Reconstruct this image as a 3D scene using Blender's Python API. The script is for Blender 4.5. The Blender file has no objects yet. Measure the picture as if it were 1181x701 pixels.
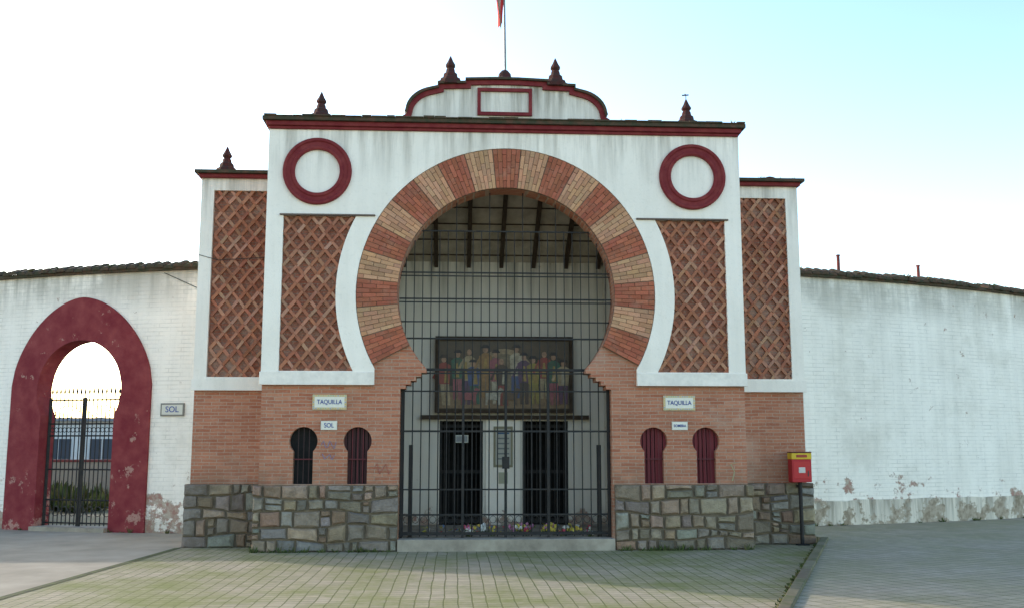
import bpy, bmesh, math, random
from mathutils import Vector
random.seed(7)
R_=random.random
def U(a,b): return a+(b-a)*random.random()
scene=bpy.context.scene
COL=scene.collection

# ---------------------------------------------------------------- helpers
def empty(name,loc=(0,0,0)):
    e=bpy.data.objects.new(name,None); COL.objects.link(e); e.location=loc; e.empty_display_size=.3
    return e
def jit(c,a=.12):
    k=1+U(-a,a); return tuple(max(0,min(1,x*k*(1+U(-a,a)*.3))) for x in c[:3])
class MB:
    def __init__(s): s.v=[];s.f=[];s.c=[]
    def poly(s,pts,col=(1,1,1)):
        n=len(s.v); s.v+= [tuple(p) for p in pts]; s.f.append(tuple(range(n,n+len(pts)))); s.c.append(col)
    def hexa(s,p,col=(1,1,1)):
        n=len(s.v); s.v+=[tuple(q) for q in p]
        for f in ((0,3,2,1),(4,5,6,7),(0,1,5,4),(1,2,6,5),(2,3,7,6),(3,0,4,7)):
            s.f.append(tuple(n+i for i in f)); s.c.append(col)
    def box(s,x0,x1,y0,y1,z0,z1,col=(1,1,1)):
        s.hexa([(x0,y0,z0),(x1,y0,z0),(x1,y1,z0),(x0,y1,z0),(x0,y0,z1),(x1,y0,z1),(x1,y1,z1),(x0,y1,z1)],col)
    def prism(s,pts,y0,y1,col=(1,1,1)):
        n=len(s.v); m=len(pts)
        s.v+=[(x,y0,z) for x,z in pts]+[(x,y1,z) for x,z in pts]
        s.f.append(tuple(range(n,n+m))); s.c.append(col)
        s.f.append(tuple(range(n+2*m-1,n+m-1,-1))); s.c.append(col)
        for i in range(m):
            j=(i+1)%m; s.f.append((n+i,n+m+i,n+m+j,n+j)); s.c.append(col)
    def tube(s,pts,r,n=6,col=(1,1,1),closed=False):
        pts=[Vector(p) for p in pts]; base=len(s.v); m=len(pts)
        for i,p in enumerate(pts):
            if closed: d=pts[(i+1)%m]-pts[i-1]
            else: d=pts[min(i+1,m-1)]-pts[max(i-1,0)]
            d.normalize(); a=Vector((0,0,1)) if abs(d.z)<.9 else Vector((1,0,0))
            u=d.cross(a).normalized(); w=d.cross(u)
            rr=r[i] if isinstance(r,(list,tuple)) else r
            for k in range(n):
                t=2*math.pi*k/n+math.pi/4; s.v.append(tuple(p+u*math.cos(t)*rr+w*math.sin(t)*rr))
        for i in range(m if closed else m-1):
            j=(i+1)%m
            for k in range(n):
                l=(k+1)%n; s.f.append((base+i*n+k,base+i*n+l,base+j*n+l,base+j*n+k)); s.c.append(col)
        if not closed:
            s.f.append(tuple(base+k for k in range(n))); s.c.append(col)
            s.f.append(tuple(base+(m-1)*n+k for k in range(n))); s.c.append(col)
    def lathe_z(s,prof,cx,cy,cz,n=12,col=(1,1,1),rot=0):
        base=len(s.v); m=len(prof)
        for r,z in prof:
            for k in range(n):
                t=2*math.pi*k/n+rot; s.v.append((cx+r*math.cos(t),cy+r*math.sin(t),cz+z))
        for i in range(m-1):
            for k in range(n):
                l=(k+1)%n; s.f.append((base+i*n+k,base+i*n+l,base+(i+1)*n+l,base+(i+1)*n+k)); s.c.append(col)
        s.f.append(tuple(base+k for k in range(n))); s.c.append(col)
        s.f.append(tuple(base+(m-1)*n+k for k in range(n))); s.c.append(col)
    def lathe_y(s,prof,cx,cz,n=64,col=(1,1,1)):
        base=len(s.v); m=len(prof)
        for r,y in prof:
            for k in range(n):
                t=2*math.pi*k/n; s.v.append((cx+r*math.cos(t),y,cz+r*math.sin(t)))
        for i in range(m):
            j=(i+1)%m
            for k in range(n):
                l=(k+1)%n; s.f.append((base+i*n+k,base+i*n+l,base+j*n+l,base+j*n+k)); s.c.append(col)
    def build(s,name,mat,parent=None,smooth=False,recalc=True,bevel=0):
        me=bpy.data.meshes.new(name); me.from_pydata(s.v,[],s.f)
        ca=me.color_attributes.new("Col",'FLOAT_COLOR','CORNER')
        for p,c in zip(me.polygons,s.c):
            for l in p.loop_indices: ca.data[l].color=(c[0],c[1],c[2],1)
        if recalc:
            bm=bmesh.new(); bm.from_mesh(me); bmesh.ops.recalc_face_normals(bm,faces=bm.faces); bm.to_mesh(me); bm.free()
        me.materials.append(mat)
        if smooth:
            for p in me.polygons: p.use_smooth=True
        o=bpy.data.objects.new(name,me); COL.objects.link(o)
        if parent: o.parent=parent
        if bevel:
            b=o.modifiers.new('bev','BEVEL'); b.width=bevel; b.segments=2; b.limit_method='ANGLE'
        return o
def plate(name,loops,y0,y1,mat,parent=None):
    cu=bpy.data.curves.new(name,'CURVE'); cu.dimensions='2D'; cu.fill_mode='BOTH'; cu.extrude=abs(y1-y0)/2
    for lp in loops:
        sp=cu.splines.new('POLY'); sp.points.add(len(lp)-1)
        for i,(x,z) in enumerate(lp): sp.points[i].co=(x,z,0,1)
        sp.use_cyclic_u=True
    ob=bpy.data.objects.new(name+'_c',cu); COL.objects.link(ob)
    dg=bpy.context.evaluated_depsgraph_get(); dg.update()
    me=bpy.data.meshes.new_from_object(ob.evaluated_get(dg)); ym=(y0+y1)/2
    for v in me.vertices:
        x,y,z=v.co; v.co=(x,ym-z,y)
    bpy.data.objects.remove(ob)
    me.materials.clear(); me.materials.append(mat); me.name=name
    for p in me.polygons: p.material_index=0; p.use_smooth=False
    o=bpy.data.objects.new(name,me); COL.objects.link(o)
    if parent: o.parent=parent
    return o
def arc(cx,cz,r,a0,a1,n):
    return [(cx+r*math.cos(math.radians(a0+(a1-a0)*i/n)),cz+r*math.sin(math.radians(a0+(a1-a0)*i/n))) for i in range(n+1)]
def mir(lp): return [(-x,z) for x,z in lp][::-1]
def rect(x0,x1,z0,z1): return [(x0,z0),(x1,z0),(x1,z1),(x0,z1)]

# ---------------------------------------------------------------- materials
class NT:
    def __init__(s,name,rough=.9,spec=.2):
        s.m=bpy.data.materials.new(name); s.m.use_nodes=True; s.t=s.m.node_tree
        s.b=s.t.nodes['Principled BSDF']; s.b.inputs['Roughness'].default_value=rough
        s.b.inputs['Specular IOR Level'].default_value=spec
        tc=s.t.nodes.new('ShaderNodeTexCoord'); s.obj=tc.outputs['Object']
        sp=s.n('ShaderNodeSeparateXYZ'); s.l(s.obj,sp.inputs[0]); s.x,s.y,s.z=sp.outputs
    def n(s,t): return s.t.nodes.new(t)
    def l(s,a,b): s.t.links.new(a,b)
    def val(s,sock,v):
        if hasattr(v,'is_linked'): s.l(v,sock)
        else:
            if isinstance(v,tuple) and len(v)==3 and sock.type=='RGBA': v=(*v,1)
            sock.default_value=v
    def math(s,op,a,b=0,c=0,clamp=False):
        n=s.n('ShaderNodeMath'); n.operation=op; n.use_clamp=clamp
        s.val(n.inputs[0],a); s.val(n.inputs[1],b); s.val(n.inputs[2],c); return n.outputs[0]
    def comb(s,x,y,z=0.0):
        n=s.n('ShaderNodeCombineXYZ'); s.val(n.inputs[0],x); s.val(n.inputs[1],y); s.val(n.inputs[2],z); return n.outputs[0]
    def scale(s,vec,sc):
        n=s.n('ShaderNodeMapping'); s.l(vec,n.inputs[0]); n.inputs['Scale'].default_value=sc; return n.outputs[0]
    def noise(s,sc,det=5,rough=.6,vec=None):
        n=s.n('ShaderNodeTexNoise'); s.l(vec or s.obj,n.inputs['Vector']); n.inputs['Scale'].default_value=sc
        n.inputs['Detail'].default_value=det; n.inputs['Roughness'].default_value=rough; return n.outputs[0]
    def rng(s,v,a,b,c=0.,d=1.):
        n=s.n('ShaderNodeMapRange'); s.val(n.inputs[0],v); n.inputs[1].default_value=a;n.inputs[2].default_value=b
        n.inputs[3].default_value=c;n.inputs[4].default_value=d; return n.outputs[0]
    def mix(s,f,a,b,mode='MIX'):
        n=s.n('ShaderNodeMix'); n.data_type='RGBA'; n.blend_type=mode
        s.val(n.inputs[0],f); s.val(n.inputs[6],a); s.val(n.inputs[7],b); return n.outputs[2]
    def bump(s,h,st=.4,d=.01):
        n=s.n('ShaderNodeBump'); n.inputs['Strength'].default_value=st; n.inputs['Distance'].default_value=d
        s.l(h,n.inputs['Height']); s.l(n.outputs[0],s.b.inputs['Normal'])
    def out(s,c): s.val(s.b.inputs['Base Color'],c); return s.m
def brick(n,vec,w,h,mort,c1,c2,cm,off=.5,bias=0.):
    b=n.n('ShaderNodeTexBrick'); n.l(vec,b.inputs['Vector']); b.offset=off
    b.inputs['Scale'].default_value=1; b.inputs['Brick Width'].default_value=w; b.inputs['Row Height'].default_value=h
    b.inputs['Mortar Size'].default_value=mort; b.inputs['Mortar Smooth'].default_value=.3; b.inputs['Bias'].default_value=bias
    n.val(b.inputs['Color1'],c1); n.val(b.inputs['Color2'],c2); n.val(b.inputs['Mortar'],cm); return b

def m_white(name,ztop,base=(.92,.82,.715),low=None,course=False,amount=1.,span=1.1,peelc=((.32,.14,.1),(.42,.33,.25))):
    n=NT(name,.92,.1)
    c=n.mix(n.rng(n.noise(.9,6),.40,.75,0,.38*amount),base,(.66,.58,.48))
    c=n.mix(n.rng(n.noise(14,4,.7),.55,.8,0,.35),c,(.6,.53,.44))
    st=n.noise(1,6,.65,n.scale(n.obj,(5,5,.35)))
    top=n.rng(n.z,ztop-span,ztop,0,1)
    f=n.math('MULTIPLY',n.rng(st,.42,.70,0,1),n.math('ADD',n.math('MULTIPLY',top,.9*amount),.12*amount))
    c=n.mix(f,c,(.27,.23,.18))
    h=n.noise(30,5)
    if course:
        br=brick(n,n.comb(n.x,n.z),.5,.085,.012,(1,1,1),(.9,.9,.9),(0,0,0))
        nn=n.noise(3,4)
        c=n.mix(n.math('MULTIPLY',br.outputs['Fac'],n.rng(nn,.4,.65,.03,.28)),c,(.33,.28,.23))
        h=n.math('SUBTRACT',n.math('MULTIPLY',h,.6),n.math('MULTIPLY',br.outputs['Fac'],.8))
        g2=n.math('MULTIPLY',n.rng(n.z,ztop-1.1,ztop-.1,0,1),n.rng(n.noise(.7,7,.7),.40,.56,0,.8))
        c=n.mix(g2,c,(.36,.32,.26))
        c=n.mix(n.rng(n.noise(.45,8,.7),.52,.70,0,.42),c,(.50,.44,.35))
        f=n.rng(n.noise(2.2,8,.75,n.scale(n.obj,(1,1,1.2))),.645,.67,0,.85); c=n.mix(f,c,(.34,.21,.145))
    if low:
        z0,z1=low
        g=n.rng(n.z,z0,z1,1,0)
        f=n.math('ADD',n.noise(2.3,8,.7),n.math('MULTIPLY',g,.30)); f=n.rng(f,.67,.71,0,.9)
        peel=n.mix(n.rng(n.noise(9,4),.4,.6),*peelc)
        c=n.mix(f,c,peel)
        c=n.mix(n.math('MULTIPLY',n.rng(n.z,z0,z0+.5,.6,0),n.rng(n.noise(4,5),.3,.65)),c,(.2,.165,.12))
    n.bump(h,.35,.012); return n.out(c)
def m_brick(name,c1,c2,cm,w=.26,h=.058,mort=.007,dirt=.5):
    n=NT(name,.92,.1)
    wob=n.math('MULTIPLY',n.math('SUBTRACT',n.noise(2.5,2),.5),.03)
    v=n.comb(n.math('ADD',n.math('ADD',n.x,n.y),wob),n.math('ADD',n.z,wob))
    b=brick(n,v,w,h,mort,c1,c2,cm); c=b.outputs['Color']
    c=n.mix(n.rng(n.noise(1.3,6),.4,.7,0,dirt),c,(.22,.11,.07),'MIX')
    c=n.mix(n.rng(n.noise(.8,7,.7),.52,.66,0,.35),c,(.50,.37,.28))
    c=n.mix(n.rng(n.noise(22,3),.5,.8,0,.4),c,(.50,.35,.26))
    c=n.mix(n.math('MULTIPLY',n.rng(n.z,1.0,1.7,.5,0),n.rng(n.noise(3,5),.35,.6)),c,(.17,.12,.08))
    n.bump(n.math('SUBTRACT',n.math('MULTIPLY',n.noise(35,3),.5),b.outputs['Fac']),.6,.012)
    return n.out(c)
def m_vcol(name,rough=.9,sc=8,dark=.55,bst=.5,bd=.012,spec=.15,tint=None,ta=.4):
    n=NT(name,rough,spec)
    a=n.n('ShaderNodeVertexColor'); a.layer_name='Col'
    c=n.mix(n.rng(n.noise(sc,6,.65),.35,.75,0,1-dark),a.outputs[0],(.08,.055,.04))
    if tint: c=n.mix(n.rng(n.noise(sc*.35,5,.7),.5,.68,0,ta),c,tint)
    n.bump(n.noise(sc*4,5),bst,bd); return n.out(c)
def m_plain(name,c1,c2,sc=6,rough=.8,lo=.35,hi=.7,bst=.3,spec=.2,metal=0,amt=1.):
    n=NT(name,rough,spec); n.b.inputs['Metallic'].default_value=metal
    c=n.mix(n.rng(n.noise(sc,6,.65),lo,hi,0,amt),c1,c2); n.bump(n.noise(sc*5,4),bst,.008); return n.out(c)

WHITE=m_white('whitewash_plaster',7.3,amount=.85)
WHITE_S=m_white('whitewash_plaster_side',6.6,amount=.95)
WHITE_P=m_white('whitewash_pediment',8.3,base=(.82,.73,.63),amount=1.5)
RINGW=m_white('whitewashed_brickwork',5.5,base=(.91,.82,.72),low=(0,1.4),course=True,amount=1.0,span=.9)
RINGB=m_white('whitewashed_rubble_foot',.75,base=(.70,.61,.50),low=(-.4,1.5),amount=1.6,peelc=((.24,.18,.12),(.40,.32,.24)))
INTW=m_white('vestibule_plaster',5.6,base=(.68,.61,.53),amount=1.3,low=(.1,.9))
BRICK=m_brick('facade_brick',(.38,.125,.07),(.50,.205,.12),(.44,.29,.21),dirt=.35)
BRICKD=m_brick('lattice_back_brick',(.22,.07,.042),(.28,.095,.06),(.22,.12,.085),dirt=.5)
MAROON=m_plain('maroon_paint',(.165,.018,.022),(.24,.045,.04),5,.75,.4,.75)
MAROON2=NT('weathered_maroon_paint',.85)
_f=MAROON2.math('ADD',MAROON2.noise(2.6,8,.75),MAROON2.rng(MAROON2.z,0,1.6,.09,0))
MAROON2.bump(MAROON2.noise(20,4),.4,.01)
MAROON2=MAROON2.out(MAROON2.mix(MAROON2.rng(_f,.62,.66,0,.8),MAROON2.mix(MAROON2.rng(MAROON2.noise(3,5),.35,.7),(.17,.020,.027),(.25,.05,.05)),(.42,.24,.19)))
TILE=m_plain('mossy_roof_tile',(.11,.06,.04),(.05,.05,.03),7,.95,.35,.6,.8)
STONE=m_vcol('rubble_stone',.95,9,.55,1.0,.03,tint=(.13,.10,.07),ta=.6)
MORTAR=m_plain('mortar',(.17,.13,.09),(.09,.07,.05),6,.95)
VOUS=m_vcol('voussoir_brick',.92,14,.8,.7,.01,tint=(.38,.25,.18),ta=.25)
LATT=m_vcol('lattice_brick',.92,12,.75,.7,.01,tint=(.42,.25,.18),ta=.3)
IRON=m_plain('black_iron',(.010,.010,.011),(.03,.022,.018),9,.6,spec=.3)
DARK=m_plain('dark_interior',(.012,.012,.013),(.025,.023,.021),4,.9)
WOOD=m_plain('old_beam_wood',(.045,.03,.02),(.08,.055,.04),9,.9)
BOARD=m_plain('ceiling_board',(.50,.43,.35),(.30,.25,.19),3,.9)
CONC=m_plain('concrete_slab',(.38,.32,.25),(.22,.18,.14),3,.95)
SIGN=m_vcol('glazed_ceramic',.35,20,.9,.05,.002,spec=.5)
MURAL=m_vcol('aged_painted_tiles',.5,16,.4,.1,.003,spec=.35,tint=(.15,.09,.05),ta=.6)
PAINT=m_vcol('painted_surface',.6,12,.85,.15,.004,spec=.3)
LEAF=m_vcol('weed_leaf',.9,5,.8,.1,.002)

# ---------------------------------------------------------------- gatehouse
G=empty('bullring_gatehouse')
CZ=4.31; RI=1.87; RO=2.58; RP=2.92; W=4.12
steps=[]
x0=1.8; z0=2.69; xe=1.363
for i in range(5):
    xs=x0-(x0-xe)*(i)/5; zs=z0+.068*i
    steps+= [(xs,zs),(x0-(x0-xe)*(i+1)/5,zs)] if i else [(xs,zs),(x0-(x0-xe)/5,zs)]
a_end=math.degrees(math.atan2(3.03-CZ,xe))
right=[(1.8,0.0)]+steps+[(xe,3.03)]
open_pts=right+arc(0,CZ,RI,a_end,180-a_end,72)[1:-1]+[(-x,z) for x,z in right[::-1]]
outer=[(W,0),(W,7.24),(-W,7.24),(-W,0)]
loop=open_pts[::-1]+outer
def keyhole(cx,hw=.165,r=.235,z0=1.1,zc=1.81):
    zi=zc-math.sqrt(r*r-hw*hw); a=math.degrees(math.atan2(zi-zc,hw))
    return [(cx-hw,z0),(cx+hw,z0)]+arc(cx,zc,r,a,180-a,28)
WX=(-3.40,-2.50,2.52,3.42)
plate('brick_wall',[loop]+[keyhole(x) for x in WX],0,.4,BRICK,G)
zb=2.75; xb=2.24; zo=CZ-math.sqrt(RO*RO-xb*xb); ao=math.degrees(math.atan2(zo-CZ,xb))
lp=[(-W-.01,zb),(-xb,zb)]+[(x,z) for x,z in arc(0,CZ,RO,180-ao,ao,80)]+[(xb,zb),(W+.01,zb),(W+.01,7.25),(-W-.01,7.25)]
pz0,pz1=2.98,5.64
ap=math.degrees(math.asin((pz1-CZ)/RP))
panelL=[(-3.84,pz0)]+arc(0,CZ,RP,180+ap,180-ap,24)+[(-3.84,pz1)]
panelR=mir(panelL)
plate('white_wall',[lp,panelL,panelR],-.08,.02,WHITE,G)
m=MB()
for s in (-1,1):
    xa,xb2=sorted((s*3.9,s*2.27)); m.box(xa,xb2,-.115,-.05,pz1+.0,pz1+.028,(.16,.12,.1))
    xa,xb2=sorted((s*4.15,s*2.235)); m.box(xa,xb2,-.105,-.05,2.745,2.965,(.89,.79,.69))
m.build('ledges',m_vcol('ledge_plaster',.9,6,.75,.3,.01),G,bevel=.006)
def lattice(mb,inside,x0,x1,z0,z1,y):
    w,h=.235,.29; L=math.hypot(w,h)/2
    for fam in (1,-1):
        dx,dz=fam*w/2/L,h/2/L; nx,nz=-dz,dx
        for k in range(-24,int((x1-x0)/w)+40):
            bx=x0+k*w
            t=0
            while True:
                cx=bx+dx*L*(t+.5); cz=z0+dz*L*(t+.5)
                if cz>z1+.05: break
                if inside(cx,cz):
                    hl=L*.485; hw=.027+U(-.003,.003); yy=y-(.052 if fam==1 else .044)+U(-.007,.007)
                    ang=U(-.04,.04); c=jit(random.choice([(.40,.15,.085),(.35,.125,.07),(.42,.18,.105),(.44,.22,.14)]),.18)
                    ddx,ddz=dx+nx*ang,dz+nz*ang
                    q=[(cx-ddx*hl-nx*hw,cz-ddz*hl-nz*hw),(cx+ddx*hl-nx*hw,cz+ddz*hl-nz*hw),(cx+ddx*hl+nx*hw,cz+ddz*hl+nz*hw),(cx-ddx*hl+nx*hw,cz-ddz*hl+nz*hw)]
                    mb.prism(q,yy,y+.01,c)
                t+=1
m=MB()
def insL(x,z): return -3.88<x<-2.5 and pz0-.04<z<pz1+.02 and math.hypot(x,z-CZ)>RP-.06
lattice(m,insL,-7,-2.4,pz0-.1,pz1,0)
lattice(m,lambda x,z: insL(-x,z),-1,4,pz0-.1,pz1,0)
for s in (-1,1):
    lo,hi=(-5.26,-4.05) if s<0 else (4.05,5.26)
    lattice(m,lambda x,z: lo<x<hi and 2.88<z<6.3,lo-3,hi,2.85,6.29,.85)
m.build('brick_lattice',LATT,G)
plate('lattice_back',[panelL],-.008,.01,BRICKD,G); plate('lattice_back_r',[panelR],-.008,.01,BRICKD,G)
# voussoirs
plateM=arc(0,CZ,RO-.003,90-118.1,90+118.1,90)+arc(0,CZ,RI+.004,90+118.1,90-118.1,90)
plate('voussoir_mortar',[plateM],-.055,.01,m_plain('joint_mortar',(.27,.17,.12),(.15,.10,.07),8,.95),G)
m=MB()
for k in range(-10,11):
    red=(k%2==0)
    for j in range(6):
        a0=11.25*(k-.5+j/6)+.10; a1=11.25*(k-.5+(j+1)/6)-.10
        if j==0:a0+=.12
        if j==5:a1-=.12
        cuts=[RI+.003,RI+.25,RI+.47,RO-.006] if j%2 else [RI+.003,RI+.13,RI+.36,RI+.6,RO-.006]
        for r0,r1 in zip(cuts[:-1],cuts[1:]):
            r0+=.004; r1-=.004
            def P(r,a): a=math.radians(90-a); return (r*math.cos(a),CZ+r*math.sin(a))
            c=jit((.38,.115,.065) if red else (.52,.265,.15),.2)
            m.prism([P(r0,a0),P(r1,a0),P(r1,a1),P(r0,a1)],-.075+U(-.007,.007),0,c)
m.build('voussoirs',VOUS,G)
# medallions
m=MB()
for s in (-1,1):
    m.lathe_y([(.385,-.06),(.385,-.125),(.41,-.14),(.44,-.14),(.46,-.12),(.52,-.12),(.54,-.145),(.575,-.145),(.59,-.13),(.59,-.06)],s*3.28,6.42)
m.build('round_medallions',MAROON,G)
# cornices
m=MB(); m.box(-4.17,4.17,-.17,.45,7.22,7.30); m.box(-4.13,4.13,-.125,.4,7.17,7.22)
for s in (-1,1):
    a,b=sorted((s*4.16,s*5.50)); m.box(a,b,.68,3.7,6.50,6.57)
m.build('cornice_moulding',MAROON,G,bevel=.012)
m=MB(); m.box(-4.23,4.23,-.23,.55,7.30,7.365)
for s in (-1,1):
    a,b=sorted((s*4.14,s*5.56)); m.box(a,b,.61,3.72,6.57,6.625)
x=-4.2
while x<4.2:
    w=U(.14,.3); m.box(x,min(x+w,4.22)-.006,-.245-U(0,.02),.3,7.366,7.375+U(0,.03)); x+=w
m.build('cornice_cap',TILE,G)
# pediment
half=[(1.83,7.36),(1.83,7.46),(1.76,7.5)]+[(1.2+.55*math.cos(math.radians(a)),7.5+.46*math.sin(math.radians(a))) for a in range(5,84,8)]+[(1.2,7.98),(1.2,8.05),(.72,8.07),(.72,8.13),(0.2,8.15)]
prof=half+[(-x,z) for x,z in half[::-1]]
def shrink(lp,d):
    out=[]; n=len(lp)
    for i in range(n):
        a=Vector(lp[i-1]); b=Vector(lp[i]); c=Vector(lp[(i+1)%n])
        e1=(b-a).normalized(); e2=(c-b).normalized()
        n1=Vector((-e1.y,e1.x)); n2=Vector((-e2.y,e2.x)); k=(n1+n2)
        k=k/max(.5,k.dot(n1)); out.append((b.x+k.x*d,b.y+k.y*d))
    return out
inn=shrink(prof,.085)
inn=[(x,max(z,7.40)) for x,z in inn]
plate('pediment_wall',[shrink(prof,.02)],-.02,.22,WHITE_P,G)
plate('pediment_border',[prof,inn],-.07,.23,MAROON,G)
cap=[(x*1.02,z+.035) for x,z in prof[2:-2]]+[(x,z-.004) for x,z in prof[2:-2]][::-1]
plate('pediment_cap',[cap],-.12,.27,TILE,G)
plate('pediment_frame',[rect(-.52,.45,7.5,8.0),rect(-.46,.39,7.56,7.94)],-.065,0,MAROON,G)
# finials
m=MB()
fp=[(.20,-.01),(.20,.05),(.165,.06),(.15,.11),(.115,.13),(.105,.19),(.075,.215),(.065,.27),(.05,.29),(.075,.32),(.075,.345),(.045,.40),(.022,.46),(.004,.50)]
for (x,y,z,s) in ((-1.0,.08,8.07,1.12),(.88,.08,8.07,1.12),(-3.27,.1,7.375,1.1),(3.25,.1,7.375,1.1),(-5.08,1.0,6.62,1.1)):
    m.lathe_z([(r*s*1.08,h*s) for r,h in fp],x,y,z,8,rot=math.pi/8)
m.lathe_z([(.17,0),(.17,.05),(.12,.09),(.11,.16),(.06,.22),(.01,.24)],-.03,.08,8.15,10)
m.lathe_z([(.2,0),(.2,.05),(.15,.06),(.12,.1),(.04,.13)],5.02,1.0,6.62,8,rot=math.pi/8)
m.box(5.12,5.4,.8,1.1,6.62,6.67)
m.tube([(3.25,.1,7.88),(3.25,.1,8.0),(3.23,.1,8.02)],.008); m.tube([(3.18,.1,7.99),(3.3,.1,8.0)],.012)
m.build('roof_finials',m_plain('finial_clay',(.08,.02,.018),(.04,.03,.025),9,.9),G)

# side wings
for s in (-1,1):
    t='_w' if s<0 else '_e'
    f=lambda lp: lp if s>0 else mir(lp)
    plate('wing_plaster'+t,[f(rect(4.0,5.46,2.70,6.51)),f(rect(4.06,5.235,2.93,6.28))],.77,.87,WHITE_S,G)
    plate('wing_lattice_back'+t,[f(rect(4.0,5.3,2.85,6.35))],.842,.88,BRICKD,G)
    plate('wing_brick'+t,[f(rect(4.0,5.45,0,2.70))],.85,1.1,BRICK,G)
    mm=MB(); a,b=sorted((s*4.0,s*5.44)); mm.box(a,b,.9,3.9,0,6.5); a,b=sorted((s*3.9,s*4.118)); mm.box(a,b,.38,3.6,0,7.2)
    mm.box(*sorted((s*4.0,s*5.485)),.745,.8,2.695,2.90)
    mm.build('wing_body'+t,WHITE_S,G)
# rubble plinths
def stones(mb,x0,x1,z0,z1,yf,dep,rows):
    z=z0; hs=[U(.65,1.35) for _ in range(rows)]; k=(z1-z0)/sum(hs); ph=U(0,6)
    def wob(x,r):
        if r<=0 or r>=rows: return 0
        return .028*math.sin(x*2.3+r*2.1+ph)+.018*math.sin(x*5.3+r*1.3)
    for r in range(rows):
        h=hs[r]*k; x=x0
        while x<x1-.02:
            w=random.choice((U(.12,.25),U(.22,.5)))
            if x+w>x1-.12: w=x1-x
            A=[z+wob(x,r),z+wob(x+w,r)]; B=[z+h+wob(x,r+1),z+h+wob(x+w,r+1)]
            sub=[(A,B)]
            if R_()<.25 and h>.19:
                q=U(.35,.65); M=[A[i]+(B[i]-A[i])*q for i in (0,1)]; sub=[(A,M),(M,B)]
            for a_,b_ in sub:
                g=.006; c=jit(random.choice([(.34,.26,.18),(.27,.215,.16),(.38,.28,.19),(.24,.20,.155),(.31,.205,.14),(.31,.26,.205),(.29,.26,.22)]),.22)
                q=[(x+g+U(0,.02),a_[0]+g+U(0,.015)),(x+w-g-U(0,.02),a_[1]+g+U(0,.015)),(x+w-g-U(0,.02),b_[1]-g-U(0,.015)),(x+g+U(0,.02),b_[0]-g-U(0,.015))]
                qq=[]
                for i in range(4):
                    a=q[i]; b=q[(i+1)%4]; qq.append(a); qq.append(((a[0]+b[0])/2+U(-.010,.010),(a[1]+b[1])/2+U(-.010,.010)))
                cx=sum(p[0] for p in qq)/8; cz=sum(p[1] for p in qq)/8
                n=len(mb.v); y1=yf+.03; y2=yf-U(0,.035)
                for rr,yy in ((1,yf+dep),(1,y1),(.93,yf+.006),(.72,y2)):
                    for p in qq: mb.v.append((cx+(p[0]-cx)*rr,yy+(U(-.010,.010) if rr<1 else 0),cz+(p[1]-cz)*rr))
                for lv in range(3):
                    for i in range(8):
                        j=(i+1)%8; mb.f.append((n+lv*8+i,n+lv*8+j,n+lv*8+8+j,n+lv*8+8+i)); mb.c.append(c)
                mb.f.append(tuple(n+24+i for i in range(8))); mb.c.append(c)
                mb.f.append(tuple(n+7-i for i in range(8))); mb.c.append(c)
            x+=w
        z+=h
m=MB()
stones(m,-4.20,-1.80,0,1.09,-.1,.48,5); stones(m,1.82,4.20,0,1.09,-.1,.48,5)
stones(m,-5.54,-4.1,0,1.08,.74,.3,5); stones(m,4.1,5.56,0,1.08,.74,.3,5)
m.build('rubble_plinth',STONE,G)
m=MB()
m.box(-4.185,-1.812,-.066,.37,0,1.085); m.box(1.835,4.185,-.066,.37,0,1.085)
m.box(-5.52,-4.11,.775,1.0,0,1.075); m.box(4.11,5.54,.775,1.0,0,1.075)
m.build('plinth_mortar',MORTAR,G)
# step / floor / vestibule
m=MB(); m.box(-1.805,1.815,-.14,.39,0,.2); m.box(-2.2,2.2,.385,3.02,0,.203)
m.build('threshold_floor',CONC,G,bevel=.01)
dz0,dz1=.2,2.23
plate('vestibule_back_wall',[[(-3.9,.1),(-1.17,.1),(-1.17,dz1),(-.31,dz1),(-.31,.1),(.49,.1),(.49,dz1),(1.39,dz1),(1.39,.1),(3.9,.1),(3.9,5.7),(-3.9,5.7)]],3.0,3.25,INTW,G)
m=MB(); m.box(-.25,.43,2.965,3.01,.15,2.25)
m.build('door_pier',m_white('fresh_whitewash',3.6,amount=.6,low=(.1,.6)),G)
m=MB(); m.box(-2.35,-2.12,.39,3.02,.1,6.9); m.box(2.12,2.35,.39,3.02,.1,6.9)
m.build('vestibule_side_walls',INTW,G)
m=MB()
def slope(y): return 6.95-(y-.35)*(6.95-5.40)/(3.05-.35)
m.hexa([(-3.9,.39,slope(.39)),(3.9,.39,slope(.39)),(3.9,3.2,slope(3.2)),(-3.9,3.2,slope(3.2)),(-3.9,.39,slope(.39)+.1),(3.9,.39,slope(.39)+.1),(3.9,3.2,slope(3.2)+.1),(-3.9,3.2,slope(3.2)+.1)])
m.build('shed_roof',BOARD,G)
m=MB()
for i in range(-3,4):
    x=i*.66+.05; a,b=x-.04,x+.04
    m.hexa([(a,.4,slope(.4)-.12),(b,.4,slope(.4)-.12),(b,3.0,slope(3.0)-.12),(a,3.0,slope(3.0)-.12),(a,.4,slope(.4)+.02),(b,.4,slope(.4)+.02),(b,3.0,slope(3.0)+.02),(a,3.0,slope(3.0)+.02)])
for i in range(1,7):
    y=.4+i*.4; m.box(-2.1,2.1,y-.01,y+.01,slope(y)-.02,slope(y)+.005)
m.box(-1.55,1.8,2.88,3.02,2.26,2.34)
m.build('roof_beams',WOOD,G)
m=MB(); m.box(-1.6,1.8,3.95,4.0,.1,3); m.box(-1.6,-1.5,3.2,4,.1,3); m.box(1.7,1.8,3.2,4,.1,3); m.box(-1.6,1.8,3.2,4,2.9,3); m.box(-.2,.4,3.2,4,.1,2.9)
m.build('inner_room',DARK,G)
m=MB()
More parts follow.
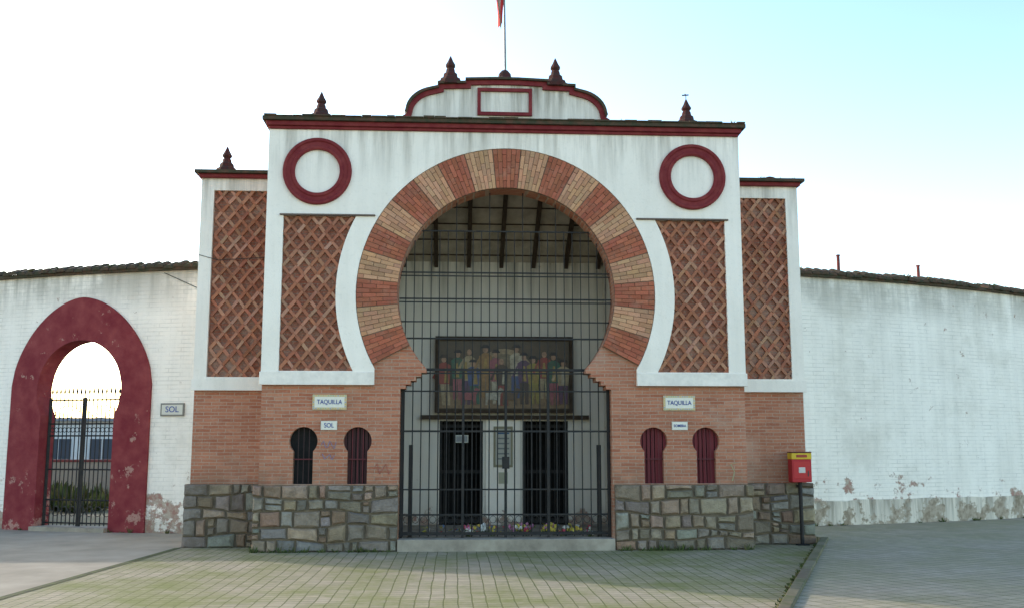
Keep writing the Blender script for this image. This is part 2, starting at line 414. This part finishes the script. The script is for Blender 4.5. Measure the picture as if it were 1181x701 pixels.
for a,b in ((-1.17,-.31),(.49,1.39)):
    for z in (.25,1.2,2.1): m.box(a,b,3.10,3.13,z,z+.06)
    x=a
    while x<b: m.box(x,x+.02,3.09,3.11,.2,2.23); x+=.09
    m.box(a,a+.05,3.02,3.16,.2,2.23); m.box(b-.05,b,3.02,3.16,.2,2.23)
m.build('inner_doors',IRON,G)
# ticket windows
m=MB(); md=MB()
for i,cx in enumerate(WX):
    col_=(.05,.012,.014) if i<2 else (.17,.018,.025)
    if i>=2 or i==1:
        for k in range(7): m.box(cx-.24+k*.07,cx-.24+k*.07+.055,.11,.13,1.05,2.1,jit(col_,.1))
    md.box(cx-.3,cx+.3,.14,.3,1.0,2.1)
    for k in range(3): m.box(cx-.09+k*.09-.007,cx-.09+k*.09+.007,.06,.075,1.09,2.04,(.12,.015,.02) if i else (.03,.012,.012))
    m.box(cx-.2,cx+.2,.05,.065,1.5,1.52,(.1,.015,.02))
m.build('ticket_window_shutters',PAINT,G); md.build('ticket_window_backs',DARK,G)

# ---------------------------------------------------------------- iron gate (portal)
IG=MB()
x=-1.74
i=0
while x<1.76:
    zt=CZ+math.sqrt(max(0,RI**2-x*x)) if abs(x)<RI else 3
    zt=zt+.05 if i%4==2 else min(zt,5.46)
    IG.tube([(x,.2,.22),(x,.2,3.0)],.0105,6); IG.tube([(x,.2,3.0),(x,.2,zt)],.0085,6)
    x+=.1455; i+=1
for z,r in ((5.46,.011),(4.72,.012),(4.66,.010),(4.26,.012),(4.20,.010),(3.86,.011),(3.57,.014),(3.03,.022),(2.97,.012),(2.66,.012),(1.98,.016),(1.0,.012),(.58,.014),(.27,.024)):
    hw=1.85 if z>3.1 else 1.8
    IG.box(-hw,hw,.2-r,.2+r,z-r,z+r)
for xx in (-1.77,-.73,.0,.73,1.77): IG.box(xx-.022,xx+.022,.17,.235,.2,3.0)
for xx in (-1.62,1.62): IG.box(xx-.035,xx+.035,.3,.37,.2,1.75)
for k in range(24):
    cx=-1.67+k*.1455; IG.tube([(cx+.055*math.cos(t*.7854),.2,.50+.06*math.sin(t*.7854)) for t in range(8)],.006,4,closed=True)
IG.box(-.06,.06,.14,.26,1.35,1.55)
IG.build('iron_gate',IRON)

# ---------------------------------------------------------------- tile mural
MU=empty('ceramic_tile_mural')
mx0,mx1,mz0,mz1=-1.24,1.45,2.42,3.87; yb=2.9
m=MB(); m.box(mx0,mx1,yb-.02,yb+.08,mz0,mz1,(.13,.09,.055))
cx=(mx0+mx1)/2
m.box(mx0+.06,mx1-.06,yb-.023,yb,mz0+.06,mz0+.38,(.30,.19,.10))
m.box(mx0+.06,mx1-.06,yb-.0235,yb,mz0+.381,mz1-.06,(.12,.085,.055))
for i in range(7):
    xx=mx0+.12+i*.36; m.prism(arc(xx+.13,mz0+.95,.12,0,180,10)+[(xx+.01,mz0+.5),(xx+.25,mz0+.5)],yb-.025,yb,jit((.06,.045,.03),.2))
m.prism(arc(cx,mz0+.62,.62,0,180,24)+[(cx-.62,mz0+.3),(cx+.62,mz0+.3)],yb-.028,yb,(.40,.28,.16))
m.prism(arc(cx,mz0+.62,.52,0,180,24)+[(cx-.52,mz0+.3),(cx+.52,mz0+.3)],yb-.031,yb,(.24,.18,.11))
pal=[(.34,.075,.055),(.06,.14,.09),(.45,.33,.19),(.08,.11,.23),(.36,.19,.07),(.38,.12,.13),(.10,.065,.045),(.52,.43,.30),(.14,.07,.12),(.36,.27,.07)]
skin=(.46,.26,.16)
yk=yb-.034
def fig(x,zb,h,c1,c2,lean=0,hat=True,arm=1):
    global yk; y=yk; yk-=.0016
    m.prism([(x-.07,zb),(x-.01,zb),(x+.0+lean,zb+h*.48),(x-.09+lean,zb+h*.48)],y,yb,c2)
    m.prism([(x+.03,zb),(x+.09,zb),(x+.09+lean,zb+h*.48),(x+.0+lean,zb+h*.48)],y,yb,jit(c2,.2))
    m.prism([(x-.10+lean,zb+h*.42),(x+.10+lean,zb+h*.42),(x+.13+lean*1.3,zb+h*.8),(x+.04+lean*1.3,zb+h*.86),(x-.04+lean*1.3,zb+h*.86),(x-.13+lean*1.3,zb+h*.8)],y-.0004,yb,c1)
    m.prism([(x+.1*arm+lean*1.3,zb+h*.8),(x+.15*arm+lean,zb+h*.74),(x+.24*arm+lean,zb+h*.55),(x+.19*arm+lean,zb+h*.52)],y-.0008,yb,jit(c1,.2))
    m.prism([(x-.02,zb+h*.75),(x+.02,zb+h*.75),(x+.05,zb+h*.45),(x-.04,zb+h*.45)],y-.0012,yb,random.choice([(.5,.42,.3),(.42,.27,.08)]))
    m.prism([(x+lean*1.4+.05*math.cos(t*.7854),zb+h*.92+.062*math.sin(t*.7854)) for t in range(8)],y-.0010,yb,skin)
    if hat: m.prism([(x+lean*1.4-.09,zb+h*.955),(x+lean*1.4+.09,zb+h*.955),(x+lean*1.4+.05,zb+h*1.02),(x+lean*1.4-.05,zb+h*1.02)],y-.0014,yb,(.04,.03,.03))
xs=[-1.05,-.84,-.66,-.47,-.27,-.05,.1,.32,.5,.72,.9,1.1,1.28]
for i,xx in enumerate(xs):
    fig(xx,mz0+.1+(.12 if i%3==1 else 0)+U(0,.05),U(.95,1.15) if i%3 else U(.85,1.0),pal[i%10],pal[(i*3+2)%10],U(-.05,.05),i%4!=2,1 if i%2 else -1)
for xx,cc in ((-.12,(.5,.44,.34)),(.22,(.16,.10,.06)),(-.6,(.4,.12,.12))):
    m.prism([(xx-.15,mz0+.12),(xx-.11,mz0+.12),(xx-.1,mz0+.22),(xx+.08,mz0+.22),(xx+.1,mz0+.12),(xx+.14,mz0+.12),(xx+.15,mz0+.33),(xx+.22,mz0+.42),(xx+.14,mz0+.47),(xx+.08,mz0+.36),(xx-.14,mz0+.36)],yk-.003,yb,cc)
m.build('glazed_tiles',MURAL,MU)
m=MB()
for a,b,c,d in ((mx0-.03,mx1+.03,mz0-.03,mz0+.04),(mx0-.03,mx1+.03,mz1-.04,mz1+.03),(mx0-.03,mx0+.04,mz0+.041,mz1-.041),(mx1-.04,mx1+.03,mz0+.041,mz1-.041)):
    m.box(a,b,yb-.09,yb+.05,c,d)
m.build('frame',WOOD,MU)

# ---------------------------------------------------------------- text signs
def text(name,body,size,loc,rz,mat,parent,sx=1.):
    cu=bpy.data.curves.new(name,'FONT'); cu.body=body; cu.size=size; cu.extrude=.002; cu.align_x='CENTER'; cu.align_y='CENTER'; cu.offset=.001
    ob=bpy.data.objects.new(name+'_c',cu); COL.objects.link(ob)
    dg=bpy.context.evaluated_depsgraph_get(); dg.update()
    me=bpy.data.meshes.new_from_object(ob.evaluated_get(dg)); bpy.data.objects.remove(ob)
    me.materials.clear(); me.materials.append(mat)
    o=bpy.data.objects.new(name,me); COL.objects.link(o); o.location=loc; o.rotation_euler=(math.pi/2,0,rz); o.scale=(sx,1,1); o.parent=parent
BLUE=m_plain('cobalt_glaze',(.04,.07,.24),(.06,.08,.28),5,.4)
def sign(body,x,z,w,h,y,rz,fancy,ts):
    e=empty('ceramic_sign',(x,y,z)); e.rotation_euler=(0,0,rz)
    m=MB(); m.box(-w/2,w/2,-.025,0.01,-h/2,h/2,(.58,.45,.25) if fancy else (.64,.60,.52))
    b=.036 if fancy else .012
    m.box(-w/2+b,w/2-b,-.028,0,-h/2+b,h/2-b,(.72,.66,.56))
    if fancy:
        for k in range(14):
            for zz in (-h/2+.018,h/2-.018):
                xx=-w/2+.02+k*(w-.04)/13; m.box(xx-.009,xx+.009,-.029,0,zz-.008,zz+.008,random.choice([(.2,.26,.45),(.55,.35,.12),(.25,.38,.25)]))
        for k in range(5):
            for xx in (-w/2+.018,w/2-.018):
                zz=-h/2+.05+k*(h-.1)/4; m.box(xx-.008,xx+.008,-.029,0,zz-.009,zz+.009,random.choice([(.2,.26,.45),(.55,.35,.12)]))
    m.build('tile_plaque',SIGN,e)
    text('lettering',body,ts,(0,-.031,0),0,BLUE,e,.85)
sign('TAQUILLA',-2.98,2.46,.57,.25,-.003,0,True,.105)
sign('SOL',-2.98,2.07,.27,.15,-.003,0,False,.11)
sign('TAQUILLA',2.97,2.46,.55,.25,-.003,0,True,.105)
sign('SOMBRA',2.97,2.07,.27,.14,-.003,0,False,.065)

N=empty('notice_board'); m=MB()
m.box(-.10,.28,2.94,2.97,1.32,2.12,(.28,.24,.15)); m.box(-.06,.24,2.935,2.96,1.37,2.07,(.5,.47,.4))
for k in range(6): m.box(-.03,.21,2.932,2.95,1.97-k*.1,2.0-k*.1,(.2,.2,.2) if k else (.05,.1,.2))
m.box(.0,.18,2.955,2.98,1.0,1.22,(.45,.42,.3)); m.build('notice_panel',PAINT,N)
N=empty('enamel_sign'); m=MB(); m.box(-.86,-.6,2.98,3.05,1.8,1.95,(.6,.58,.5)); m.box(-.84,-.62,2.975,3.06,1.82,1.93,(.3,.3,.3)); m.build('plate',PAINT,N)

# ---------------------------------------------------------------- ring walls
RR=27.0; YC=30.0; H=5.4; PH0=-.3295
def ringpt(phi,R,z): return (R*math.sin(phi),YC-R*math.cos(phi),z)
def col(mb,pa,pb,Ro,Ri,la,ha,lb,hb,c=(1,1,1)):
    mb.hexa([ringpt(pa,Ro,la),ringpt(pb,Ro,lb),ringpt(pb,Ri,lb),ringpt(pa,Ri,la),ringpt(pa,Ro,ha),ringpt(pb,Ro,hb),ringpt(pb,Ri,hb),ringpt(pa,Ri,ha)],c)
OW=1.72
def zouter(s):
    s=min(1,abs(s)/OW); return 3.0+1.85*max(0,(1-s**1.75))**.6
OR,OJ,OC=1.04,.90,2.9
def zhi(s): return OC+math.sqrt(max(0,OR*OR-s*s))
def zlo(s): return OC-math.sqrt(max(0,OR*OR-s*s))
LW=empty('whitewashed_wall'); RWE=empty('whitewashed_wall')
def tiles(phis,parent):
    m=MB(); p=phis[0]
    while p<phis[1]:
        z=H+.0+U(-.015,.018)
        if R_()>.05:
            n=len(m.v); pr=.0038
            for rr,zz in ((RR+.14+U(-.03,.02),z-.015),(RR-.2,z+.11),(RR-.54,z-.02)):
                for k in range(6):
                    t=math.pi*k/5; q=ringpt(p+pr*math.cos(t)*-1,rr,zz+.075*math.sin(t)); m.v.append(q)
            for i in range(2):
                for k in range(5):
                    m.f.append((n+i*6+k,n+i*6+k+1,n+i*6+7+k,n+i*6+6+k)); m.c.append((1,1,1))
            m.f.append(tuple(n+k for k in range(6))); m.c.append((1,1,1))
        p+=.0079
    q=phis[0]
    while q<phis[1]:
        col(m,q,q+.02,RR+.09,RR-.5,H-.06,H+.01,H-.06,H+.01); q+=.02
    m.build('tile_coping',TILE,parent)
m=MB(); ph=-1.25
while ph<PH0-OW/RR-.001:
    pn=min(ph+.02,PH0-OW/RR); col(m,ph,pn,RR,RR-.4,0,H,0,H); ph=pn
N_=48
for i in range(N_):
    s0=-OW+2*OW*i/N_; s1=-OW+2*OW*(i+1)/N_
    col(m,PH0+s0/RR,PH0+s1/RR,RR,RR-.4,max(zouter(s0)-.06,2.9),H,max(zouter(s1)-.06,2.9),H)
ph=PH0+OW/RR
while ph<-.168:
    pn=min(ph+.02,-.168); col(m,ph,pn,RR,RR-.4,0,H,0,H); ph=pn
m.build('wall_face',RINGW,LW)
m=MB()
nodes=sorted(set([-OW,OW,-OR,OR,-OJ,OJ]+[-OW+2*OW*i/60 for i in range(61)]))
for s0,s1 in zip(nodes[:-1],nodes[1:]):
    mid=(s0+s1)/2; pa,pb=PH0+s0/RR,PH0+s1/RR
    if abs(mid)>OR: col(m,pa,pb,RR+.05,RR-.38,0,zouter(s0),0,zouter(s1))
    else:
        col(m,pa,pb,RR+.05,RR-.38,zhi(s0),zouter(s0),zhi(s1),zouter(s1))
        if abs(mid)>OJ: col(m,pa,pb,RR+.05,RR-.38,0,zlo(s0),0,zlo(s1))
m.build('arch_surround',MAROON2,LW)
tiles((-1.25,-.17),LW)
m=MB()
for i in range(16):
    s0=-.9+1.8*i/16; col(m,PH0+s0/RR,PH0+(s0+1.8/16)/RR,RR+.18,RR-.4,0,.09,0,.09)
m.build('door_sill',CONC,LW)
m=MB(); ph=.168
while ph<1.25: col(m,ph,ph+.02,RR,RR-.4,0,H,0,H); ph+=.02
m.build('wall_face',RINGW,RWE); tiles((.17,1.25),RWE)
m=MB(); ph=.17; ha=.6
while ph<1.25:
    hb=.60+U(-.018,.018); col(m,ph,ph+.012,RR+.07,RR-.1,0,ha,0,hb); ha=hb; ph+=.012
m.build('wall_foot',RINGB,RWE)
LG=MB()
def lp_(s,z,R=RR-.2): return ringpt(PH0+s/RR,R,z)
s=-.84
while s<.87:
    zt=2.82; LG.tube([lp_(s,.1),lp_(s,zt),lp_(s,zt+.05),lp_(s,zt+.18)],[.011,.011,.024,.002],6); s+=.105
for z in (.15,.62,1.25,1.95,2.2,2.7): LG.tube([lp_(-.89,z),lp_(.89,z)],.017,6)
for s in (-.88,-.03,.03,.88): LG.tube([lp_(s,.09),lp_(s,2.75)],.026,6)
for z,r in ((2.075,.05),(.39,.1)):
    s=-.79
    while s<.84: LG.tube([lp_(s+r*.95*math.cos(t*.7854),z+r*math.sin(t*.7854)) for t in range(8)],.009,4,closed=True); s+=.105 if r<.08 else .21
for q in range(2):
    for k in range(2):
        c=-.44+.88*k
        LG.tube([lp_(c+(.32-.02*t)*math.cos(t*.5+q*3.14),2.45+(.16-.01*t)*math.sin(t*.5+q*3.14)) for t in range(9)],.009,4)
LG.build('iron_gate',IRON)
ps=-.2475; q=ringpt(ps,RR+.004,2.47)
e=empty('ceramic_sign',q); e.rotation_euler=(0,0,ps)
m=MB(); m.box(-.26,.26,-.03,0,-.13,.13,(.16,.14,.12)); m.box(-.23,.23,-.034,0,-.10,.10,(.6,.56,.48)); m.build('tile_plaque',SIGN,e)
text('lettering','SOL',.17,(0,-.037,0),0,BLUE,e)

# ---------------------------------------------------------------- flag
F=empty('flagpole'); m=MB(); m.tube([(-.02,.08,8.36),(-.05,.08,10.6)],[.022,.014],8); m.build('pole',m_plain('grey_metal',(.25,.25,.25),(.15,.14,.13),8,.5),F)
m=MB(); nu,nv=10,16
P=[[None]*(nv+1) for _ in range(nu+1)]
for i in range(nu+1):
    for j in range(nv+1):
        u=i/nu; v_=j/nv
        P[i][j]=(-.055-.15*u*(1-.25*v_)+.02*math.sin(v_*5+u*4),.08+.06*math.sin(u*11+v_*3)*u,10.25-1.0*v_-.10*u+.04*math.sin(u*9))
for i in range(nu):
    for j in range(nv):
        c=(.45,.03,.03) if (i<3 or i>6) else (.62,.5,.42)
        m.poly([P[i][j],P[i+1][j],P[i+1][j+1],P[i][j+1]],c)
m.build('flag',m_vcol('flag_cloth',.8,4,.9,.1,.002),None,smooth=True,recalc=False)

# ---------------------------------------------------------------- red box on a post
B=empty('red_metal_box_on_post'); m=MB()
bx=5.25
m.box(bx-.175,bx+.175,.50,.72,1.10,1.56,(.42,.02,.025))
m.box(bx-.18,bx+.18,.49,.725,1.50,1.61,(.65,.42,.03))
m.box(bx-.15,bx+.15,.494,.6,1.16,1.46,(.5,.03,.03))
m.box(bx-.06,bx+.06,.488,.6,1.26,1.36,(.6,.55,.5)); m.box(bx-.1,bx+.1,.486,.6,1.53,1.58,(.35,.05,.03))
m.box(bx-.18,bx+.18,.48,.73,1.61,1.63,(.1,.02,.02))
m.box(bx+.1,bx+.12,.484,.6,1.2,1.3,(.05,.05,.05))
m.build('box_body',PAINT,B,bevel=.008)
m=MB(); m.tube([(bx,.62,0),(bx,.62,1.1)],.034,10); m.box(bx-.1,bx+.1,.54,.7,0.0,.025); m.box(bx-.03,bx+.03,.62,.76,1.0,1.05)
m.build('post',IRON,B)
for px_,y_,z_ in ((7.9,5.1,6.05),(10.35,6.3,6.05)):
    m=MB(); m.tube([(px_,y_,0),(px_,y_,z_)],.04,8); m.tube([(px_,y_,z_),(px_,y_,z_+.03)],.05,8)
    m.build('rusty_post',m_plain('rusty_red',(.16,.03,.03),(.1,.05,.04),8,.8))

# ---------------------------------------------------------------- ground
def m_paver(name,rot,w,h,c1,c2,mossk):
    n=NT(name,.93,.15)
    mp=n.n('ShaderNodeMapping'); n.l(n.obj,mp.inputs[0]); mp.inputs['Rotation'].default_value=(0,0,rot)
    wv=n.n('ShaderNodeVectorMath'); wv.operation='MULTIPLY_ADD'
    nz=n.n('ShaderNodeTexNoise'); n.l(n.obj,nz.inputs['Vector']); nz.inputs['Scale'].default_value=1.2
    n.l(nz.outputs['Color'],wv.inputs[0]); wv.inputs[1].default_value=(.05,.05,0); n.l(mp.outputs[0],wv.inputs[2])
    b=brick(n,wv.outputs[0],w,h,.008,c1,c2,(.13,.11,.07),off=0.)
    c=b.outputs['Color']
    big=n.noise(.35,6,.65); c=n.mix(n.rng(big,.35,.7,0,.45),c,(.24,.19,.125))
    c=n.mix(n.rng(n.noise(7,5,.7),.45,.75,0,.45),c,(.46,.39,.28))
    mo=n.noise(.6,9,.75); moss=n.rng(mo,.41,.62,0,mossk)
    c=n.mix(moss,c,(.175,.185,.055))
    c=n.mix(n.math('MULTIPLY',b.outputs['Fac'],n.rng(n.noise(.8,4),.35,.6,.2,.8)),c,(.11,.12,.04))
    c=n.mix(n.rng(n.noise(1.7,9,.8),.61,.70,0,.55),c,(.10,.085,.055))
    n.bump(n.math('SUBTRACT',n.math('MULTIPLY',n.noise(25,5),.5),b.outputs['Fac']),.8,.018)
    return n.out(c)
def sheet(name,pts,z,mat,th=None):
    m=MB()
    if th:
        n=len(pts); m.v=[(x,y,z-th) for x,y in pts]+[(x,y,z) for x,y in pts]
        m.f=[tuple(range(n-1,-1,-1)),tuple(range(n,2*n))]+[(i,(i+1)%n,n+(i+1)%n,n+i) for i in range(n)]; m.c=[(1,1,1)]*(n+2)
    else: m.poly([(x,y,z) for x,y in pts])
    return m.build(name,mat,recalc=bool(th))
sheet('ground',[(-600,-600),(600,-600),(600,600),(-600,600)],-.004,m_plain('dry_earth',(.2,.17,.12),(.12,.13,.07),.6,.95))
kA=Vector((5.62,.75)); kB=Vector((2.66,-6.2)); kd=(kB-kA).normalized(); kE=kA+kd*26; kn=Vector((-kd.y,kd.x))
if kn.x<0: kn=-kn
ang=math.atan2(kd.x,-kd.y)
sheet('forecourt_concrete',[(-30,-26),(-6.95,-26),(-6.05,-5),(-5.6,.7),(-5.4,4.5),(-12,7),(-30,20)],.002,m_plain('worn_concrete',(.38,.325,.25),(.24,.205,.155),.9,.95,.3,.7))
sheet('paved_plaza',[(-6.9,-26),(kE.x,kE.y),(kA.x,kA.y),(5.62,3.6),(-5.35,3.6),(-5.55,.7),(-6.0,-5)],.006,m_paver('square_pavers',0,.16,.16,(.40,.335,.24),(.32,.27,.195),.85))
m=MB()
pts=[(-5.5,.7),(-5.95,-5),(-6.85,-26)]
for (xa,ya),(xb_,yb_) in zip(pts[:-1],pts[1:]):
    m.poly([(xa-.12,ya,.011),(xa,ya,.011),(xb_,yb_,.011),(xb_-.12,yb_,.011)])
m.build('drainage_channel',m_plain('mossy_channel',(.06,.06,.035),(.11,.12,.04),4,.95),recalc=False)
o=kn*.14
kA2=kA+o; kE2=kE+o
sheet('pavement',[(kE2.x,kE2.y),(60,kE2.y-10),(60,30),(30,20),(5.76,4.5),(kA2.x,kA2.y)],.095,m_paver('pavement_blocks',ang,.2,.2,(.40,.34,.26),(.32,.275,.21),.35),th=.1)
KE=MB(); t=0
while t<26:
    L=.98; a=kA+kd*t; b=kA+kd*(t+L); j=U(-.006,.006)
    KE.hexa([(a.x,a.y,0),(b.x,b.y,0),(b.x+o.x,b.y+o.y,0),(a.x+o.x,a.y+o.y,0),(a.x+kn.x*.01,a.y+kn.y*.01,.14+j),(b.x+kn.x*.01,b.y+kn.y*.01,.14+j),(b.x+o.x,b.y+o.y,.14+j),(a.x+o.x,a.y+o.y,.14+j)],jit((.17,.15,.095),.15)); t+=1.0
KE.build('kerb',m_vcol('kerb_stone',.95,5,.5,.6,.01,tint=(.06,.08,.02),ta=1.),bevel=.012)

# ---------------------------------------------------------------- weeds and tufts
def tuft(mb,x,y,z,r,h,n,cols):
    for _ in range(n):
        a=U(0,6.283); d=r*math.sqrt(R_())*.6; bx_,by_=x+d*math.cos(a),y+d*math.sin(a)
        l=h*U(.4,1); w=U(.006,.018); a2=U(0,6.283); ox,oy=math.cos(a2),math.sin(a2); c=jit(random.choice(cols),.2)
        tx,ty=bx_+math.cos(a)*r*U(.2,1),by_+math.sin(a)*r*U(.2,1)
        mb.poly([(bx_-ox*w,by_-oy*w,z),(bx_+ox*w,by_+oy*w,z),(tx+ox*w*.6,ty+oy*w*.6,z+l*.7),(tx,ty,z+l)],c)
GC=[(.07,.10,.03),(.10,.12,.04),(.13,.12,.05)]; DC=[(.16,.13,.06),(.1,.09,.04),(.07,.08,.03)]
m=MB()
for i in range(110):
    side=random.choice((0,1,2,3))
    if side==0: x,y=U(-4.2,-1.9),-.15
    elif side==1: x,y=U(1.9,4.2),-.15
    elif side==2:
        p=U(.2,.5); x,y,_=ringpt(p,RR+.13,0)
    else:
        p=U(-.5,-.2); x,y,_=ringpt(p,RR+.06,0)
        if abs(p-PH0)<.035: continue
    tuft(m,x,y,.09 if side==2 else 0.0,.05,U(.04,.13),12,GC)
for i in range(260):
    a=kA+kd*U(0,14)-kn*.03; tuft(m,a.x,a.y,0,.06,U(.02,.07),10,GC)
m.build('weeds',LEAF,recalc=False)
m=MB()
for i in range(150):
    p=random.choice((U(.2,.62),U(-.6,-.2))); x,y,z=ringpt(p,RR-U(-.1,.3),H+.05); tuft(m,x,y,z,.07,U(.03,.12),14,DC)
for i in range(26): tuft(m,U(-4.1,4.1),U(-.2,.1),7.38,.05,U(.02,.07),10,DC)
for i in range(6): tuft(m,U(4.7,5.5),U(.7,1),6.62,.06,U(.04,.1),10,DC)
m.build('rooftop_moss_tufts',LEAF,recalc=False)
m=MB()
for i in range(40):
    x=U(-17,-9.5); y=U(10.5,15); tuft(m,x,y,0,U(.3,.6),U(.2,.8),90,GC)
m.build('arena_bushes',LEAF,recalc=False)
D=empty('arena_outbuilding'); m=MB()
m.box(-34,-12,30,36,0,2.9,(.62,.63,.62)); m.box(-34.2,-11.8,29.7,36.3,2.9,3.05,(.2,.22,.26))
for k in range(11):
    x=-33+k*1.95; m.box(x,x+1.1,29.95,30.1,.9,2.1,(.05,.06,.08)); m.box(x-.06,x+1.16,29.9,30.1,.8,.9,(.5,.5,.48))
    m.box(x+.52,x+.57,29.93,30.1,.9,2.1,(.5,.5,.5))
m.build('walls_and_windows',PAINT,D)
D=empty('arena_barrier'); m=MB()
m.box(-24,-9,16,16.25,0,1.25,(.35,.32,.27)); m.box(-24,-9,15.98,16.27,1.25,1.33,(.2,.05,.05)); m.build('barrier_wall',PAINT,D)
D=empty('sun_blocking_stand'); m=MB()  # unseen stepped block, added to stop sun coming through the left gate
for k in range(7): m.box(-26,-13.2-.5*(6-k),6.5,13,k*.7,(k+1)*.7,(.6,.58,.53))
m.build('sun_blocking_tiers',PAINT,D)
# flower offerings and litter in the portal
m=MB()
PC=[(.7,.66,.58),(.55,.08,.12),(.65,.5,.1),(.6,.25,.42),(.72,.7,.66)]
for i in range(26):
    x=U(-1.0,1.5); y=U(.35,1.0); tuft(m,x,y,.2,.07,U(.08,.18),8,GC)
    pc=random.choice(PC)
    for k in range(7):
        a,d,z=U(0,6.28),U(0,.09),.22+U(.03,.15); r=U(.018,.035)
        xx,yy=x+d*math.cos(a),y+d*math.sin(a)
        for q in range(2): 
            b=U(0,3.14); m.poly([(xx+r*math.cos(b)*c1,yy+r*math.sin(b)*c1,z+r*c2) for c1,c2 in ((-1,-.3),(-.3,-1),(1,-.3),(.5,1),(-.6,.8))],jit(pc,.15))
m.build('flower_offerings',LEAF,recalc=False)
m=MB()
for i in range(90):
    x=U(-1.5,1.6); y=U(.45,2.7); s=U(.02,.06); a=U(0,3.14); c=random.choice([(.7,.68,.62),(.5,.1,.12),(.6,.5,.1),(.15,.25,.4),(.5,.48,.42),(.25,.3,.1)])
    m.poly([(x+s*math.cos(a+t*1.5708),y+s*math.sin(a+t*1.5708),.208+U(0,.06)) for t in range(4)],c)
m.build('litter',PAINT,recalc=False)
def scrib(name,pts,colr,r=.007):
    m=MB(); m.tube([(x,-.002,z) for x,z in pts],r,4,colr); m.build(name,PAINT)
scrib('graffiti',[(-2.22+.05*i,1.35+.10*math.sin(i*2.1)) for i in range(7)],(.38,.09,.07))
scrib('graffiti',[(-3.1+.035*i,1.75+.07*math.sin(i*1.9)) for i in range(8)],(.17,.2,.36))
scrib('graffiti',[(-3.08+.04*i,1.55+.05*math.cos(i*2.3)) for i in range(6)],(.17,.2,.36))
scrib('graffiti',[(3.86,1.14),(3.9,1.3),(3.84,1.42),(3.92,1.44)],(.35,.38,.2))
m=MB(); m.tube([(-5.47,.765,5.1),(-5.1,.76,5.0),(-4.3,.755,5.06)],.006,5); m.tube([ringpt(-.26,RR+.02,5.3),ringpt(-.21,RR+.03,4.7),(-5.48,2.6,4.6)],.007,5)
m.build('electric_cable',IRON)

# ---------------------------------------------------------------- light
SE,SR=21,-52
w=bpy.data.worlds.new("World"); scene.world=w; w.use_nodes=True; nt=w.node_tree
bg=nt.nodes['Background']; sky=nt.nodes.new('ShaderNodeTexSky'); sky.sky_type='NISHITA'; sky.sun_disc=False
sky.sun_elevation=math.radians(SE); sky.sun_rotation=math.radians(SR); sky.air_density=1.0; sky.dust_density=1.0; sky.ozone_density=1.0
gm=nt.nodes.new('ShaderNodeGamma'); gm.inputs[1].default_value=1.3
mx=nt.nodes.new('ShaderNodeMix'); mx.data_type='RGBA'; mx.blend_type='MULTIPLY'; mx.inputs[0].default_value=1
mx.inputs[7].default_value=(1.05,1.02,.92,1)
nt.links.new(sky.outputs[0],gm.inputs[0]); nt.links.new(gm.outputs[0],mx.inputs[6]); nt.links.new(mx.outputs[2],bg.inputs[0]); bg.inputs[1].default_value=.35
sd=bpy.data.lights.new('sun','SUN'); sd.energy=3.5; sd.angle=math.radians(.5); sd.color=(1,.93,.82)
so=bpy.data.objects.new('sun',sd); COL.objects.link(so)
v=Vector((math.sin(math.radians(SR))*math.cos(math.radians(SE)),math.cos(math.radians(SR))*math.cos(math.radians(SE)),math.sin(math.radians(SE))))
so.rotation_euler=v.to_track_quat('Z','Y').to_euler()
# ---------------------------------------------------------------- camera
cd=bpy.data.cameras.new('camera'); cam=bpy.data.objects.new('camera',cd); COL.objects.link(cam)
cam.location=(-.89,-17.1,1.7); cam.rotation_euler=(math.radians(90+8.14),0,math.radians(-3.3))
cd.sensor_width=36; cd.lens=35.24; cd.clip_end=2000; cd.clip_start=.1
scene.camera=cam
scene.view_settings.view_transform='Standard'; scene.view_settings.look='None'; scene.view_settings.exposure=0
